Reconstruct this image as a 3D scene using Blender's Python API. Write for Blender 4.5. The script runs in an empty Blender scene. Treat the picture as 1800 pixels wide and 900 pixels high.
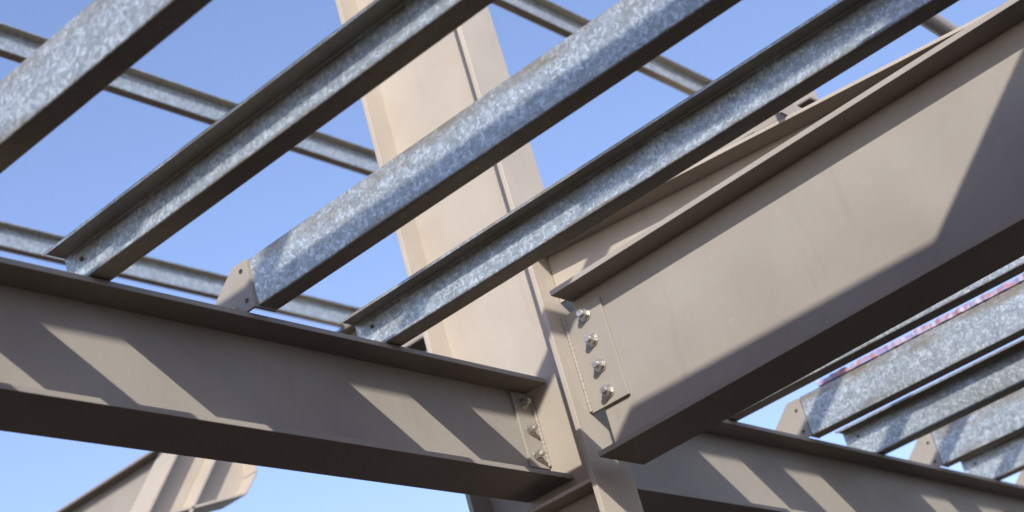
import bpy, bmesh, math, random
from mathutils import Vector, Matrix
random.seed(4)
H=1.7   # eye height; all z values below are relative to the eye and lifted by H
scene=bpy.context.scene
col=scene.collection

# ------------------------------------------------------------- materials
def newmat(name):
    m=bpy.data.materials.new(name); m.use_nodes=True
    nt=m.node_tree; b=nt.nodes['Principled BSDF']
    return m,nt,b
def N(nt,t,**k):
    n=nt.nodes.new(t)
    for a,v in k.items(): setattr(n,a,v)
    return n
def ramp(nt,stops,interp='LINEAR'):
    r=N(nt,'ShaderNodeValToRGB'); cr=r.color_ramp; cr.interpolation=interp
    cr.elements[0].position=stops[0][0]; cr.elements[0].color=(*stops[0][1],1)
    cr.elements[1].position=stops[-1][0]; cr.elements[1].color=(*stops[-1][1],1)
    for p,c in stops[1:-1]:
        e=cr.elements.new(p); e.color=(*c,1)
    return r
def mix(nt,fac,a,b,mode='MIX'):
    m=N(nt,'ShaderNodeMix',data_type='RGBA',blend_type=mode)
    for s,v in ((m.inputs[0],fac),(m.inputs[6],a),(m.inputs[7],b)):
        if isinstance(v,(int,float)): s.default_value=v
        elif isinstance(v,tuple): s.default_value=(*v,1)
        else: nt.links.new(v,s)
    return m.outputs[2]
def math2(nt,op,a,b):
    m=N(nt,'ShaderNodeMath',operation=op)
    for s,v in ((m.inputs[0],a),(m.inputs[1],b)):
        if isinstance(v,(int,float)): s.default_value=v
        else: nt.links.new(v,s)
    return m.outputs[0]
def maprange(nt,v,a,b,c=0.,d=1.):
    mm=N(nt,'ShaderNodeMapRange'); nt.links.new(v,mm.inputs[0])
    for i,x in enumerate((a,b,c,d)): mm.inputs[i+1].default_value=x
    return mm.outputs[0]
def coords(nt,scale=(1,1,1)):
    tc=N(nt,'ShaderNodeTexCoord'); mp=N(nt,'ShaderNodeMapping')
    mp.inputs['Scale'].default_value=scale
    nt.links.new(tc.outputs['Object'],mp.inputs['Vector']); return mp.outputs[0]
def noise(nt,vec,scale,detail=4,rough=.55):
    n=N(nt,'ShaderNodeTexNoise'); n.inputs['Scale'].default_value=scale
    n.inputs['Detail'].default_value=detail; n.inputs['Roughness'].default_value=rough
    nt.links.new(vec,n.inputs['Vector']); return n.outputs['Fac']

def paint_mat(name,k=1.,warm=(1,1,1)):
    def K(c): return tuple(x*k*w for x,w in zip(c,warm))
    m,nt,b=newmat(name)
    v=coords(nt)
    n1=noise(nt,v,3.5,5)
    r1=ramp(nt,[(.3,K((.335,.300,.256))),(.7,K((.390,.353,.305)))]); nt.links.new(n1,r1.inputs[0])
    n2=noise(nt,coords(nt,(1,1,1)),38,5,.7)
    r2=ramp(nt,[(.60,(0,0,0)),(.80,(.8,.8,.8))]); nt.links.new(n2,r2.inputs[0])
    c=mix(nt,r2.outputs[0],r1.outputs[0],K((.43,.395,.345)))
    n3=noise(nt,v,170,3,.6)
    r3=ramp(nt,[(.70,(0,0,0)),(.76,(1,1,1))]); nt.links.new(n3,r3.inputs[0])
    c=mix(nt,r3.outputs[0],c,K((.21,.18,.15)))
    n4=noise(nt,coords(nt,(9,9,1.2)),2.2,6,.65)
    r4=ramp(nt,[(.58,(0,0,0)),(.76,(.45,.45,.45))]); nt.links.new(n4,r4.inputs[0])
    c=mix(nt,r4.outputs[0],c,K((.27,.235,.195)))
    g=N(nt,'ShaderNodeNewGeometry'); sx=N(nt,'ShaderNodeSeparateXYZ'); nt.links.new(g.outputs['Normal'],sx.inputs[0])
    c=mix(nt,maprange(nt,sx.outputs[2],-.5,-1,0,.80),c,(.135,.106,.082))  # undersides painted dark brown, as dirt and to deepen their shade
    nt.links.new(c,b.inputs['Base Color'])
    b.inputs['Roughness'].default_value=.5
    b.inputs['Specular IOR Level'].default_value=.35
    bp=N(nt,'ShaderNodeBump'); bp.inputs['Strength'].default_value=.12; bp.inputs['Distance'].default_value=.002
    nt.links.new(n2,bp.inputs['Height'])
    nw=noise(nt,v,4.5,1,.3)
    bp2=N(nt,'ShaderNodeBump'); bp2.inputs['Strength'].default_value=.6; bp2.inputs['Distance'].default_value=.014
    nt.links.new(nw,bp2.inputs['Height']); nt.links.new(bp2.outputs[0],bp.inputs['Normal'])
    nt.links.new(bp.outputs[0],b.inputs['Normal'])
    return m
def galv_mat(name,under=.85,edges=True):
    m,nt,b=newmat(name)
    v=coords(nt,(1,1,1))
    wn=N(nt,'ShaderNodeTexNoise'); wn.inputs['Scale'].default_value=60; nt.links.new(v,wn.inputs['Vector'])
    wv=N(nt,'ShaderNodeVectorMath',operation='MULTIPLY_ADD')
    nt.links.new(wn.outputs['Color'],wv.inputs[0]); wv.inputs[1].default_value=(.02,.02,.02); nt.links.new(v,wv.inputs[2])
    vo=N(nt,'ShaderNodeTexVoronoi'); vo.inputs['Scale'].default_value=150
    nt.links.new(wv.outputs[0],vo.inputs['Vector'])
    bw=N(nt,'ShaderNodeSeparateColor'); nt.links.new(vo.outputs['Color'],bw.inputs[0])
    r=ramp(nt,[(0,(.35,.395,.41)),(.6,(.49,.54,.555)),(1,(.72,.77,.78))]); nt.links.new(bw.outputs[0],r.inputs[0])
    n2=noise(nt,v,30,5,.6)
    r2=ramp(nt,[(.3,(.78,.78,.79)),(.7,(1.1,1.1,1.1))]); nt.links.new(n2,r2.inputs[0])
    c=mix(nt,1.0,r.outputs[0],r2.outputs[0],'MULTIPLY')
    nd=noise(nt,coords(nt,(1,.22,1)),26,6,.7)
    s=nd
    if edges:
        sz=N(nt,'ShaderNodeSeparateXYZ'); nt.links.new(v,sz.inputs[0])
        e1=maprange(nt,sz.outputs[2],H+1.700,H+1.745,0,.25)
        e2=maprange(nt,sz.outputs[2],H+1.650,H+1.625,0,.18)
        s=math2(nt,'ADD',nd,math2(nt,'ADD',e1,e2))
    rd=ramp(nt,[(.55,(0,0,0)),(.80,(.85,.85,.85))]); nt.links.new(s,rd.inputs[0])
    c=mix(nt,rd.outputs[0],c,(.28,.225,.155))
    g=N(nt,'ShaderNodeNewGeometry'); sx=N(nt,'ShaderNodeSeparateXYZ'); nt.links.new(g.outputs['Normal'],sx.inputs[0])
    c=mix(nt,maprange(nt,sx.outputs[2],-.3,-1,0,under),c,(.17,.135,.095) if edges else (.42,.29,.17))  # dirt and shade painted on undersides; roof purlins get brown ground bounce
    nt.links.new(c,b.inputs['Base Color'])
    b.inputs['Metallic'].default_value=.55
    nt.links.new(maprange(nt,bw.outputs[1],0,1,.32,.50),b.inputs['Roughness'])
    bp=N(nt,'ShaderNodeBump'); bp.inputs['Strength'].default_value=.10; bp.inputs['Distance'].default_value=.001
    nt.links.new(bw.outputs[2],bp.inputs['Height'])
    bp2=N(nt,'ShaderNodeBump'); bp2.inputs['Strength'].default_value=.4; bp2.inputs['Distance'].default_value=.004
    nt.links.new(noise(nt,coords(nt,(1,.4,1)),14,2,.4),bp2.inputs['Height']); nt.links.new(bp2.outputs[0],bp.inputs['Normal'])
    nt.links.new(bp.outputs[0],b.inputs['Normal'])
    return m
def zinc_mat():
    m,nt,b=newmat('zinc_plated_bolt')
    v=coords(nt); n=noise(nt,v,90,4)
    r=ramp(nt,[(.3,(.28,.26,.22)),(.7,(.62,.60,.55))]); nt.links.new(n,r.inputs[0])
    nt.links.new(r.outputs[0],b.inputs['Base Color'])
    b.inputs['Metallic'].default_value=.7; b.inputs['Roughness'].default_value=.35
    return m
def ground_mat():
    m,nt,b=newmat('dark_soil')  # soil colour kept dark to limit bounce light on the undersides
    v=coords(nt); n=noise(nt,v,.8,8,.6)
    r=ramp(nt,[(.3,(.045,.033,.022)),(.7,(.085,.063,.043))]); nt.links.new(n,r.inputs[0])
    n2=noise(nt,v,25,6,.7); r2=ramp(nt,[(.35,(.7,.7,.7)),(.7,(1.1,1.1,1.1))]); nt.links.new(n2,r2.inputs[0])
    c=mix(nt,1.0,r.outputs[0],r2.outputs[0],'MULTIPLY')
    nt.links.new(c,b.inputs['Base Color']); b.inputs['Roughness'].default_value=.95
    bp=N(nt,'ShaderNodeBump'); bp.inputs['Strength'].default_value=.6; bp.inputs['Distance'].default_value=.03
    nt.links.new(n2,bp.inputs['Height']); nt.links.new(bp.outputs[0],b.inputs['Normal'])
    return m
def net_mat():
    m,nt,b=newmat('woven_netting')
    v=coords(nt,(1,1,1))
    vo=N(nt,'ShaderNodeTexVoronoi'); vo.inputs['Scale'].default_value=70; nt.links.new(v,vo.inputs['Vector'])
    s=N(nt,'ShaderNodeSeparateColor'); nt.links.new(vo.outputs['Color'],s.inputs[0])
    r=ramp(nt,[(0,(.38,.22,.26)),(.25,(.40,.33,.44)),(.5,(.46,.44,.56)),(.75,(.30,.27,.50)),(1,(.38,.25,.32))],'CONSTANT')
    nt.links.new(s.outputs[0],r.inputs[0]); nt.links.new(r.outputs[0],b.inputs['Base Color'])
    b.inputs['Roughness'].default_value=.9
    return m
def concrete_mat():
    m,nt,b=newmat('concrete')
    v=coords(nt); n=noise(nt,v,6,8,.6)
    r=ramp(nt,[(.3,(.26,.25,.23)),(.7,(.38,.36,.33))]); nt.links.new(n,r.inputs[0])
    nt.links.new(r.outputs[0],b.inputs['Base Color']); b.inputs['Roughness'].default_value=.9
    return m
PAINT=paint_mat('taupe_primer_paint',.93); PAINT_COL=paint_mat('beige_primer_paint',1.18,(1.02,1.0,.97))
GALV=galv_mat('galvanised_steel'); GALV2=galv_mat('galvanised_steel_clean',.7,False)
ZINC=zinc_mat(); GROUND=ground_mat(); NET=net_mat(); CONC=concrete_mat()
def hole_mat():
    m,nt,b=newmat('hole_shade'); n=noise(nt,coords(nt),60)  # near-black colour painted as the shade inside holes
    r=ramp(nt,[(.3,(.03,.028,.025)),(.7,(.07,.06,.05))]); nt.links.new(n,r.inputs[0])
    nt.links.new(r.outputs[0],b.inputs['Base Color']); b.inputs['Roughness'].default_value=.6; return m
DARK=hole_mat()

# ------------------------------------------------------------- mesh helpers
def box(bm,x0,x1,y0,y1,z0,z1,mi=0):
    vs=[bm.verts.new((x,y,z+H)) for x in (x0,x1) for y in (y0,y1) for z in (z0,z1)]
    for q in ((0,1,3,2),(4,6,7,5),(0,4,5,1),(2,3,7,6),(0,2,6,4),(1,5,7,3)):
        f=bm.faces.new([vs[i] for i in q]); f.material_index=mi
    return vs
def prism(bm,pts,vec,mi=0):
    a=[bm.verts.new((p[0],p[1],p[2]+H)) for p in pts]
    b=[bm.verts.new((p[0]+vec[0],p[1]+vec[1],p[2]+H+vec[2])) for p in pts]
    n=len(pts)
    fs=[bm.faces.new(a),bm.faces.new(b[::-1])]
    for i in range(n): fs.append(bm.faces.new([a[i],b[i],b[(i+1)%n],a[(i+1)%n]]))
    for f in fs: f.material_index=mi
    return a+b
def cyl(bm,c,axis,r,l,n=16,mi=0,r2=None):
    axis=Vector(axis).normalized(); u=axis.orthogonal().normalized(); w=axis.cross(u)
    r2=r if r2 is None else r2
    c=Vector(c)+Vector((0,0,H)); A=[];B=[]
    for i in range(n):
        t=2*math.pi*i/n+.2
        d=u*math.cos(t)+w*math.sin(t)
        A.append(bm.verts.new(c+d*r)); B.append(bm.verts.new(c+d*r2+axis*l))
    fs=[bm.faces.new(A[::-1]),bm.faces.new(B)]
    for i in range(n):
        f=bm.faces.new([A[i],A[(i+1)%n],B[(i+1)%n],B[i]]); fs.append(f)
        if n>8: f.smooth=True
    for f in fs: f.material_index=mi
def finish(bm,name,mats,parent=None,bevel=.0015):
    bmesh.ops.recalc_face_normals(bm,faces=bm.faces)
    me=bpy.data.meshes.new(name); bm.to_mesh(me); bm.free()
    for m in mats: me.materials.append(m)
    o=bpy.data.objects.new(name,me); col.objects.link(o)
    if parent: o.parent=parent
    if bevel:
        b=o.modifiers.new('bevel','BEVEL'); b.width=bevel; b.segments=2; b.limit_method='ANGLE'; b.angle_limit=math.radians(40)
        b.harden_normals=False
    return o
def hexbolt(parent,name,c,ax,s=1.):
    ax=Vector(ax).normalized(); c=Vector(c)
    bm=bmesh.new()
    cyl(bm,c,ax,.0150*s,.003*s,20)
    cyl(bm,c+ax*.003*s,ax,.0120*s,.011*s,6)
    cyl(bm,c+ax*.014*s,ax,.0072*s,.010*s,14)
    for k in range(4): cyl(bm,c+ax*(.0150+.0022*k)*s,ax,.0080*s,.0011*s,14)
    return finish(bm,name,[ZINC],parent,.0006)

def ibeam_x(bm,x0,x1,yc,zt,zb,w,tf=.013,tw=.009):
    box(bm,x0,x1,yc-w/2,yc+w/2,zt-tf,zt); box(bm,x0,x1,yc-w/2,yc+w/2,zb,zb+tf)
    box(bm,x0+.0005,x1-.0005,yc-tw/2,yc+tw/2,zb+tf-.001,zt-tf+.001)
def ibeam_y(bm,y0,y1,xc,zt,zb,w,tf=.013,tw=.009):
    box(bm,xc-w/2,xc+w/2,y0,y1,zt-tf,zt); box(bm,xc-w/2,xc+w/2,y0,y1,zb,zb+tf)
    box(bm,xc-tw/2,xc+tw/2,y0+.0005,y1-.0005,zb+tf-.001,zt-tf+.001)

# ------------------------------------------------------------- main frame
COLX=3.485; ZT=1.626; ZB=1.352
CY0,CY1=2.185,2.570
def column(xc,y0,y1,top,name='steel_column'):
    bm=bmesh.new()
    w=.084
    box(bm,xc-w,xc+w,y0,y0+.014,-H+.06,top)
    box(bm,xc-w,xc+w,y1-.014,y1,-H+.06,top)
    box(bm,xc-.005,xc+.005,y0+.0135,y1-.0135,-H+.061,top-.001)
    box(bm,xc-.16,xc+.16,y0-.08,y1+.08,-H+.04,-H+.062)
    for z in (1.30,):
        if top>z:
            box(bm,xc-.078,xc-.006,y0+.015,y1-.015,z,z+.010)
            box(bm,xc+.006,xc+.078,y0+.015,y1-.015,z,z+.010)
    o=finish(bm,name,[PAINT_COL])
    b2=bmesh.new(); box(b2,xc-.3,xc+.3,y0-.2,y1+.2,-H-.1,-H+.0395)
    finish(b2,'concrete_pad',[CONC],o,.01)
    for k,(dx,dy) in enumerate(((-.13,-.05),(.13,-.05),(-.13,.05),(.13,.05))):
        yy=(y0 if dy<0 else y1)+dy
        hexbolt(o,'anchor_bolt_%d'%(k+1),(xc+dx,yy,-H+.0625),(0,0,1),1.2)
    return o
colm=column(COLX,CY0,CY1,4.0)

def weld_bead(parent,p,q,r=.0045):
    bm=bmesh.new(); p=Vector(p)+Vector((0,0,H)); q=Vector(q)+Vector((0,0,H)); ax=(q-p); L=ax.length; ax.normalize()
    u=ax.orthogonal().normalized(); w=ax.cross(u); n=int(L/.004); rings=[]
    for i in range(n+1):
        rr=r*(1+.22*math.sin(i*2.1)+random.uniform(-.12,.12))
        c=p+ax*(L*i/n)
        rings.append([bm.verts.new(c+(u*math.cos(t)+w*math.sin(t))*rr) for t in [k*math.pi/4 for k in range(8)]])
    for i in range(n):
        for k in range(8):
            f=bm.faces.new([rings[i][k],rings[i][(k+1)%8],rings[i+1][(k+1)%8],rings[i+1][k]]); f.smooth=True
    bm.faces.new(rings[0][::-1]); bm.faces.new(rings[-1])
    finish(bm,'weld_bead',[PAINT],parent,0)

bm=bmesh.new(); ibeam_x(bm,-2.4,3.474,2.365,ZT,ZB,.150)
A=finish(bm,'steel_beam',[PAINT])
bm=bmesh.new(); box(bm,3.405,3.479,2.352,2.3600,1.405,1.610); finish(bm,'fin_plate',[PAINT],A)
for k,z in enumerate((1.578,1.508,1.438)):
    hexbolt(A,'bolt_%d'%(k+1),(3.437,2.352,z),(0,-1,0),1.0)
bm=bmesh.new(); ibeam_x(bm,3.495,9.6,2.365,ZT,ZB,.150)
C=finish(bm,'steel_beam',[PAINT])
bm=bmesh.new(); box(bm,3.491,3.565,2.352,2.3600,1.405,1.595); finish(bm,'fin_plate',[PAINT],C)
for k,z in enumerate((1.565,1.505,1.445)):
    hexbolt(C,'bolt_%d'%(k+1),(3.535,2.352,z),(0,-1,0),1.0)

BX=3.482
def rise(vs):
    for v in vs: v.co.z+=(2.16-v.co.y)*.020
bm=bmesh.new()
BT,BB=1.786,1.338
ibeam_y(bm,-3.3,2.150,BX,BT,BB,.184,.014,.010)
rise(bm.verts)
B=finish(bm,'steel_beam',[PAINT])
bm=bmesh.new()
box(bm,BX-.0145,BX-.0052,2.066,2.1845,1.477,1.745); finish(bm,'fin_plate',[PAINT],B)
for k in range(4):
    hexbolt(B,'bolt_%d'%(k+1),(BX-.0146,2.118,1.718-.0700*k),(-1,0,0),1.15)
weld_bead(B,(BX-.0165,2.182,1.48),(BX-.0165,2.182,1.742))
weld_bead(A,(3.476,2.350,1.41),(3.476,2.350,1.605))

def ztop(y): return 1.918+.081*(y-2.07)
bm=bmesh.new()
prism(bm,[(BX-.004,2.183,BT+.001),(BX-.004,.75,BT+.028),(BX-.004,.75,ztop(.75)-.008),(BX-.004,2.183,ztop(2.183)-.008)],(.008,0,0))
prism(bm,[(BX-.075,2.183,ztop(2.183)-.009),(BX-.075,.75,ztop(.75)-.009),(BX-.075,.75,ztop(.75)),(BX-.075,2.183,ztop(2.183))],(.150,0,0))
R=finish(bm,'tapered_rafter',[PAINT_COL])
bm=bmesh.new()
prism(bm,[(3.41,1.50,ztop(1.5)+.001),(3.41,1.41,ztop(1.41)+.001),(3.41,1.41,ztop(1.41)+.05),(3.41,1.47,ztop(1.47)+.05)],(.008,0,0))
box(bm,3.38,3.56,1.405,1.411,ztop(1.41)+.001,ztop(1.41)+.05)
finish(bm,'purlin_cleat',[PAINT])

# long round bracing tube above the purlins, spanning between the end columns
bm=bmesh.new()
cyl(bm,(-2.40,1.325,2.453),(1,0,0),.027,12.1,28)
finish(bm,'bracing_tube',[PAINT],None,.0)
column(9.79,1.13,1.52,2.6)
column(-2.49,1.13,1.52,2.6)

# ------------------------------------------------------------- purlins
def cprofile(w,h,c,t,r=.006,flip=1):
    raw=[(-w,h-c),(-w,h),(0,h),(0,0),(-w,0),(-w,c)]
    def rounded(ps,off):
        out=[]
        for i,p in enumerate(ps):
            if i in (0,len(ps)-1): out.append(Vector(p)); continue
            a=(Vector(ps[i-1])-Vector(p)).normalized(); b=(Vector(ps[i+1])-Vector(p)).normalized()
            rr=off; c0=Vector(p)+a*rr+b*rr
            for k in range(5):
                th=k/4*math.pi/2
                out.append(c0-b*rr*math.cos(th)*1-a*rr*math.sin(th)*1)
        return out
    outer=rounded(raw,r)
    raw2=[(-w+t,h-c),(-w+t,h-t),(-t,h-t),(-t,t),(-w+t,t),(-w+t,c)]
    inner=rounded(raw2,max(r-t,.0015))
    poly=outer+inner[::-1]
    return [(p[0]*flip,p[1]) for p in poly]
def purlin_y(x,openneg,y0,y1,z=ZT+.001,h=.114,w=.056,name='galvanised_purlin'):
    bm=bmesh.new()
    if openneg: pr=[(x+u,v) for u,v in cprofile(w,h,.0085,.0024,.0045)]
    else: pr=[(x-w+u,v) for u,v in cprofile(w,h,.0085,.0024,.005,flip=-1)]
    prism(bm,[(u,y0,z+v) for u,v in pr],(0,y1-y0,0))
    for f in bm.faces: f.smooth=False
    if openneg:
        for (dy,dz) in ((-.05,.085),(-.05,.03)):
            cyl(bm,(x-.0025,y1+dy,z+dz*h/.114),(-1,0,0),.0048,.003,8,1)
    o=finish(bm,name,[GALV,DARK],None,0)
    return o
for k in range(-9,4):
    x=1.700+.4155*k
    op=(k%2!=0)
    purlin_y(x,op,-3.3,2.41 if op else 2.262)
def cleat(x,y,h=.112):
    z=ZT+.0005
    bm=bmesh.new()
    prism(bm,[(x-.008,y+.004,z),(x-.008,y+.150,z),(x-.008,y+.150,z+.035),(x-.008,y+.045,z+h),(x-.008,y+.004,z+h)],(.007,0,0))
    box(bm,x-.0005,x+.055,y+.004,y+.010,z,z+h)
    o=finish(bm,'purlin_cleat',[PAINT],None,.001)
    bm=bmesh.new()
    for (dy,dz) in ((.022,.092),(.022,.022)):
        cyl(bm,(x-.008,y+dy,z+dz),(-1,0,0),.0055,.0006,14)  # dark discs stand in for the shaded holes
    finish(bm,'bolt_hole',[DARK],o,0)
    bm=bmesh.new(); cyl(bm,(x-.0086,y+.060,z+.018),(-1,0,0),.007,.006,6); finish(bm,'bolt',[ZINC],o,.0005)
for k in range(-8,4,2):
    cleat(1.700+.4155*k-.056,2.262)
RX=[3.92,4.385,4.85,5.30,5.75,6.20,6.65,7.10,7.55,8.0,8.45,8.9]
for i,x in enumerate(RX):
    op=(i%2==1)
    purlin_y(x,op,-3.3,2.41 if op else 2.275,h=.130)
    if not op: cleat(x-.056,2.275,.127)

# netting edge lying on the right-hand purlins
bm=bmesh.new()
nseg=420
vs=[]
for i in range(nseg+1):
    y=-3.2+i*(5.4/nseg)
    zz=ZT+.132
    zt=zz+.012+.004*abs(math.sin(i*.55))+random.uniform(0,.003)
    xo=4.79+random.uniform(-.003,.003)
    vs.append([bm.verts.new((xo,y,zz+H)),bm.verts.new((xo,y,zt+H)),bm.verts.new((xo+.30,y,zt+.001+H)),bm.verts.new((xo+.30,y,zz+H))])
for i in range(nseg):
    a,b=vs[i],vs[i+1]
    for k in range(4): bm.faces.new([a[k],b[k],b[(k+1)%4],a[(k+1)%4]])
bm.faces.new(vs[0]); bm.faces.new(vs[-1][::-1])
finish(bm,'debris_netting',[NET],None,0)

# ------------------------------------------------------------- higher roof behind, purlins along X
def purlin_x(y,z,x0,x1,h=.135,w=.042):
    bm=bmesh.new()
    pr=[(y+u,v) for u,v in cprofile(w,h,.007,.003)]
    prism(bm,[(x0,u,z+v) for u,v in pr],(x1-x0,0,0))
    return finish(bm,'roof_purlin',[GALV2],None,0)
for y in (3.12,4.32,5.52,6.72,8.7,9.5):
    purlin_x(y,3.945,-4.0,6.85)
for xr in (-3.6,6.70):
    bm=bmesh.new(); ibeam_y(bm,2.6,9.7,xr,3.944,3.64,.16); finish(bm,'roof_rafter',[PAINT])
bm=bmesh.new(); ibeam_x(bm,2.1,6.6,4.56,2.80,2.64,.14); finish(bm,'tie_beam',[PAINT])
bm=bmesh.new()
def strip(bm,p,q,y,t,d):
    p=Vector(p);q=Vector(q);dv=(q-p).normalized();n=Vector((-dv[1],dv[0]))*t
    prism(bm,[(p[0],y,p[1]),(q[0],y,q[1]),(q[0]+n[0],y,q[1]+n[1]),(p[0]+n[0],y,p[1]+n[1])],(0,d,0))
def dl(p,s): return (p[0]+s*.60,p[1]+s*.80)
a0=(4.11,2.22); c0=(4.26,2.19)
strip(bm,dl(a0,-2.60),dl(a0,.52),4.49,.012,.14)
strip(bm,dl(c0,-2.60),dl(c0,.54),4.49,-.012,.14)
strip(bm,dl(a0,-2.60),dl(a0,.52),4.555,-.132,.009)
prism(bm,[(4.19,4.556,2.245),(4.62,4.556,2.37),(4.695,4.556,2.46),(4.72,4.556,2.638),(4.5,4.556,2.638)],(0,.008,0))
strip(bm,(4.19,2.236),(4.62,2.361),4.49,.010,.14)
strip(bm,(4.625,2.363),(4.70,2.455),4.49,.010,.14)
strip(bm,(4.703,2.462),(4.73,2.636),4.49,.010,.14)
finish(bm,'diagonal_brace',[PAINT_COL])
column(2.0,4.37,4.755,2.9)

# ------------------------------------------------------------- outer framing and added shadow casters (beyond the view)
for xc in (-2.4,9.7):
    column(xc,CY0,CY1,1.9)
for xc in (-2.4,COLX,9.7):
    column(xc,-3.75,-3.37,1.9)
bm=bmesh.new(); ibeam_x(bm,-2.3,3.47,-3.20,ZT,ZB,.150); finish(bm,'steel_beam',[PAINT])
bm=bmesh.new(); ibeam_x(bm,3.6,9.6,-3.20,ZT,ZB,.150); finish(bm,'steel_beam',[PAINT])
for xr in (-3.6,6.7):
    column(xr,9.3,9.65,3.63); column(xr,4.45,4.8,3.63)
bm=bmesh.new(); box(bm,-2.4,2.9,-.34,.080,2.40,2.418); finish(bm,'shadow_plank',[PAINT])  # unseen plank added to cast the diagonal shadow on the deep beam
bm=bmesh.new(); ibeam_y(bm,-2.8,.86,1.90,2.483,2.4185,.10,.010,.008); finish(bm,'shadow_band_beam',[PAINT])  # unseen beam added to shade the lower web of the deep beam
bm=bmesh.new(); ibeam_y(bm,.083,1.75,1.32,2.40,2.29,.17,.010,.008); finish(bm,'shadow_patch_beam',[PAINT])  # unseen beam added to block one sun patch on the left beam

# ------------------------------------------------------------- ground
bm=bmesh.new()
S=600;n=48
g=[[None]*(n+1) for _ in range(n+1)]
for i in range(n+1):
    for j in range(n+1):
        a=(i/n*2-1);b=(j/n*2-1)
        x=S*a*abs(a);y=S*b*abs(b)
        rr=math.hypot(x,y)
        g[i][j]=bm.verts.new((x,y,-.0+(random.uniform(-.4,.4) if rr>40 else 0)))
for i in range(n):
    for j in range(n): bm.faces.new([g[i][j],g[i+1][j],g[i+1][j+1],g[i][j+1]])
finish(bm,'ground',[GROUND],None,0)

# ------------------------------------------------------------- light
d=Vector((1.48,1.18,-1.0)).normalized()
L=bpy.data.lights.new('sun','SUN'); L.energy=5; L.angle=math.radians(.5); L.color=(1,.95,.87)
lo=bpy.data.objects.new('sun',L); col.objects.link(lo); lo.rotation_euler=d.to_track_quat('-Z','Y').to_euler(); lo.location=(-6,-5,9)
w=bpy.data.worlds.new('World'); scene.world=w; w.use_nodes=True
nt=w.node_tree; bg=nt.nodes['Background']; sky=nt.nodes.new('ShaderNodeTexSky'); sky.sky_type='NISHITA'; sky.sun_disc=False
sky.sun_elevation=math.asin(-d.z); sky.sun_rotation=math.atan2(-d.x,-d.y)
sky.air_density=1.0; sky.dust_density=.5; sky.ozone_density=2.6
c=mix(nt,1.0,sky.outputs[0],(1.80,1.56,1.66),'MULTIPLY')
nt.links.new(c,bg.inputs['Color']); bg.inputs['Strength'].default_value=.15

# ------------------------------------------------------------- camera
cd=bpy.data.cameras.new('camera'); cam=bpy.data.objects.new('camera',cd); col.objects.link(cam)
right=Vector((.6277,-.7356,-.2546)); up=Vector((-.1895,-.4616,.8666)); back=right.cross(up)
M=Matrix((right,up,back)).transposed().to_4x4(); M.translation=(0,0,H); cam.matrix_world=M
cd.sensor_width=36; cd.lens=3127/1800*36; cd.clip_start=.05; cd.clip_end=3000
cd.dof.use_dof=True; cd.dof.focus_distance=4.0; cd.dof.aperture_fstop=4.0
scene.camera=cam
scene.view_settings.view_transform='Standard'; scene.view_settings.look='None'; scene.view_settings.exposure=0
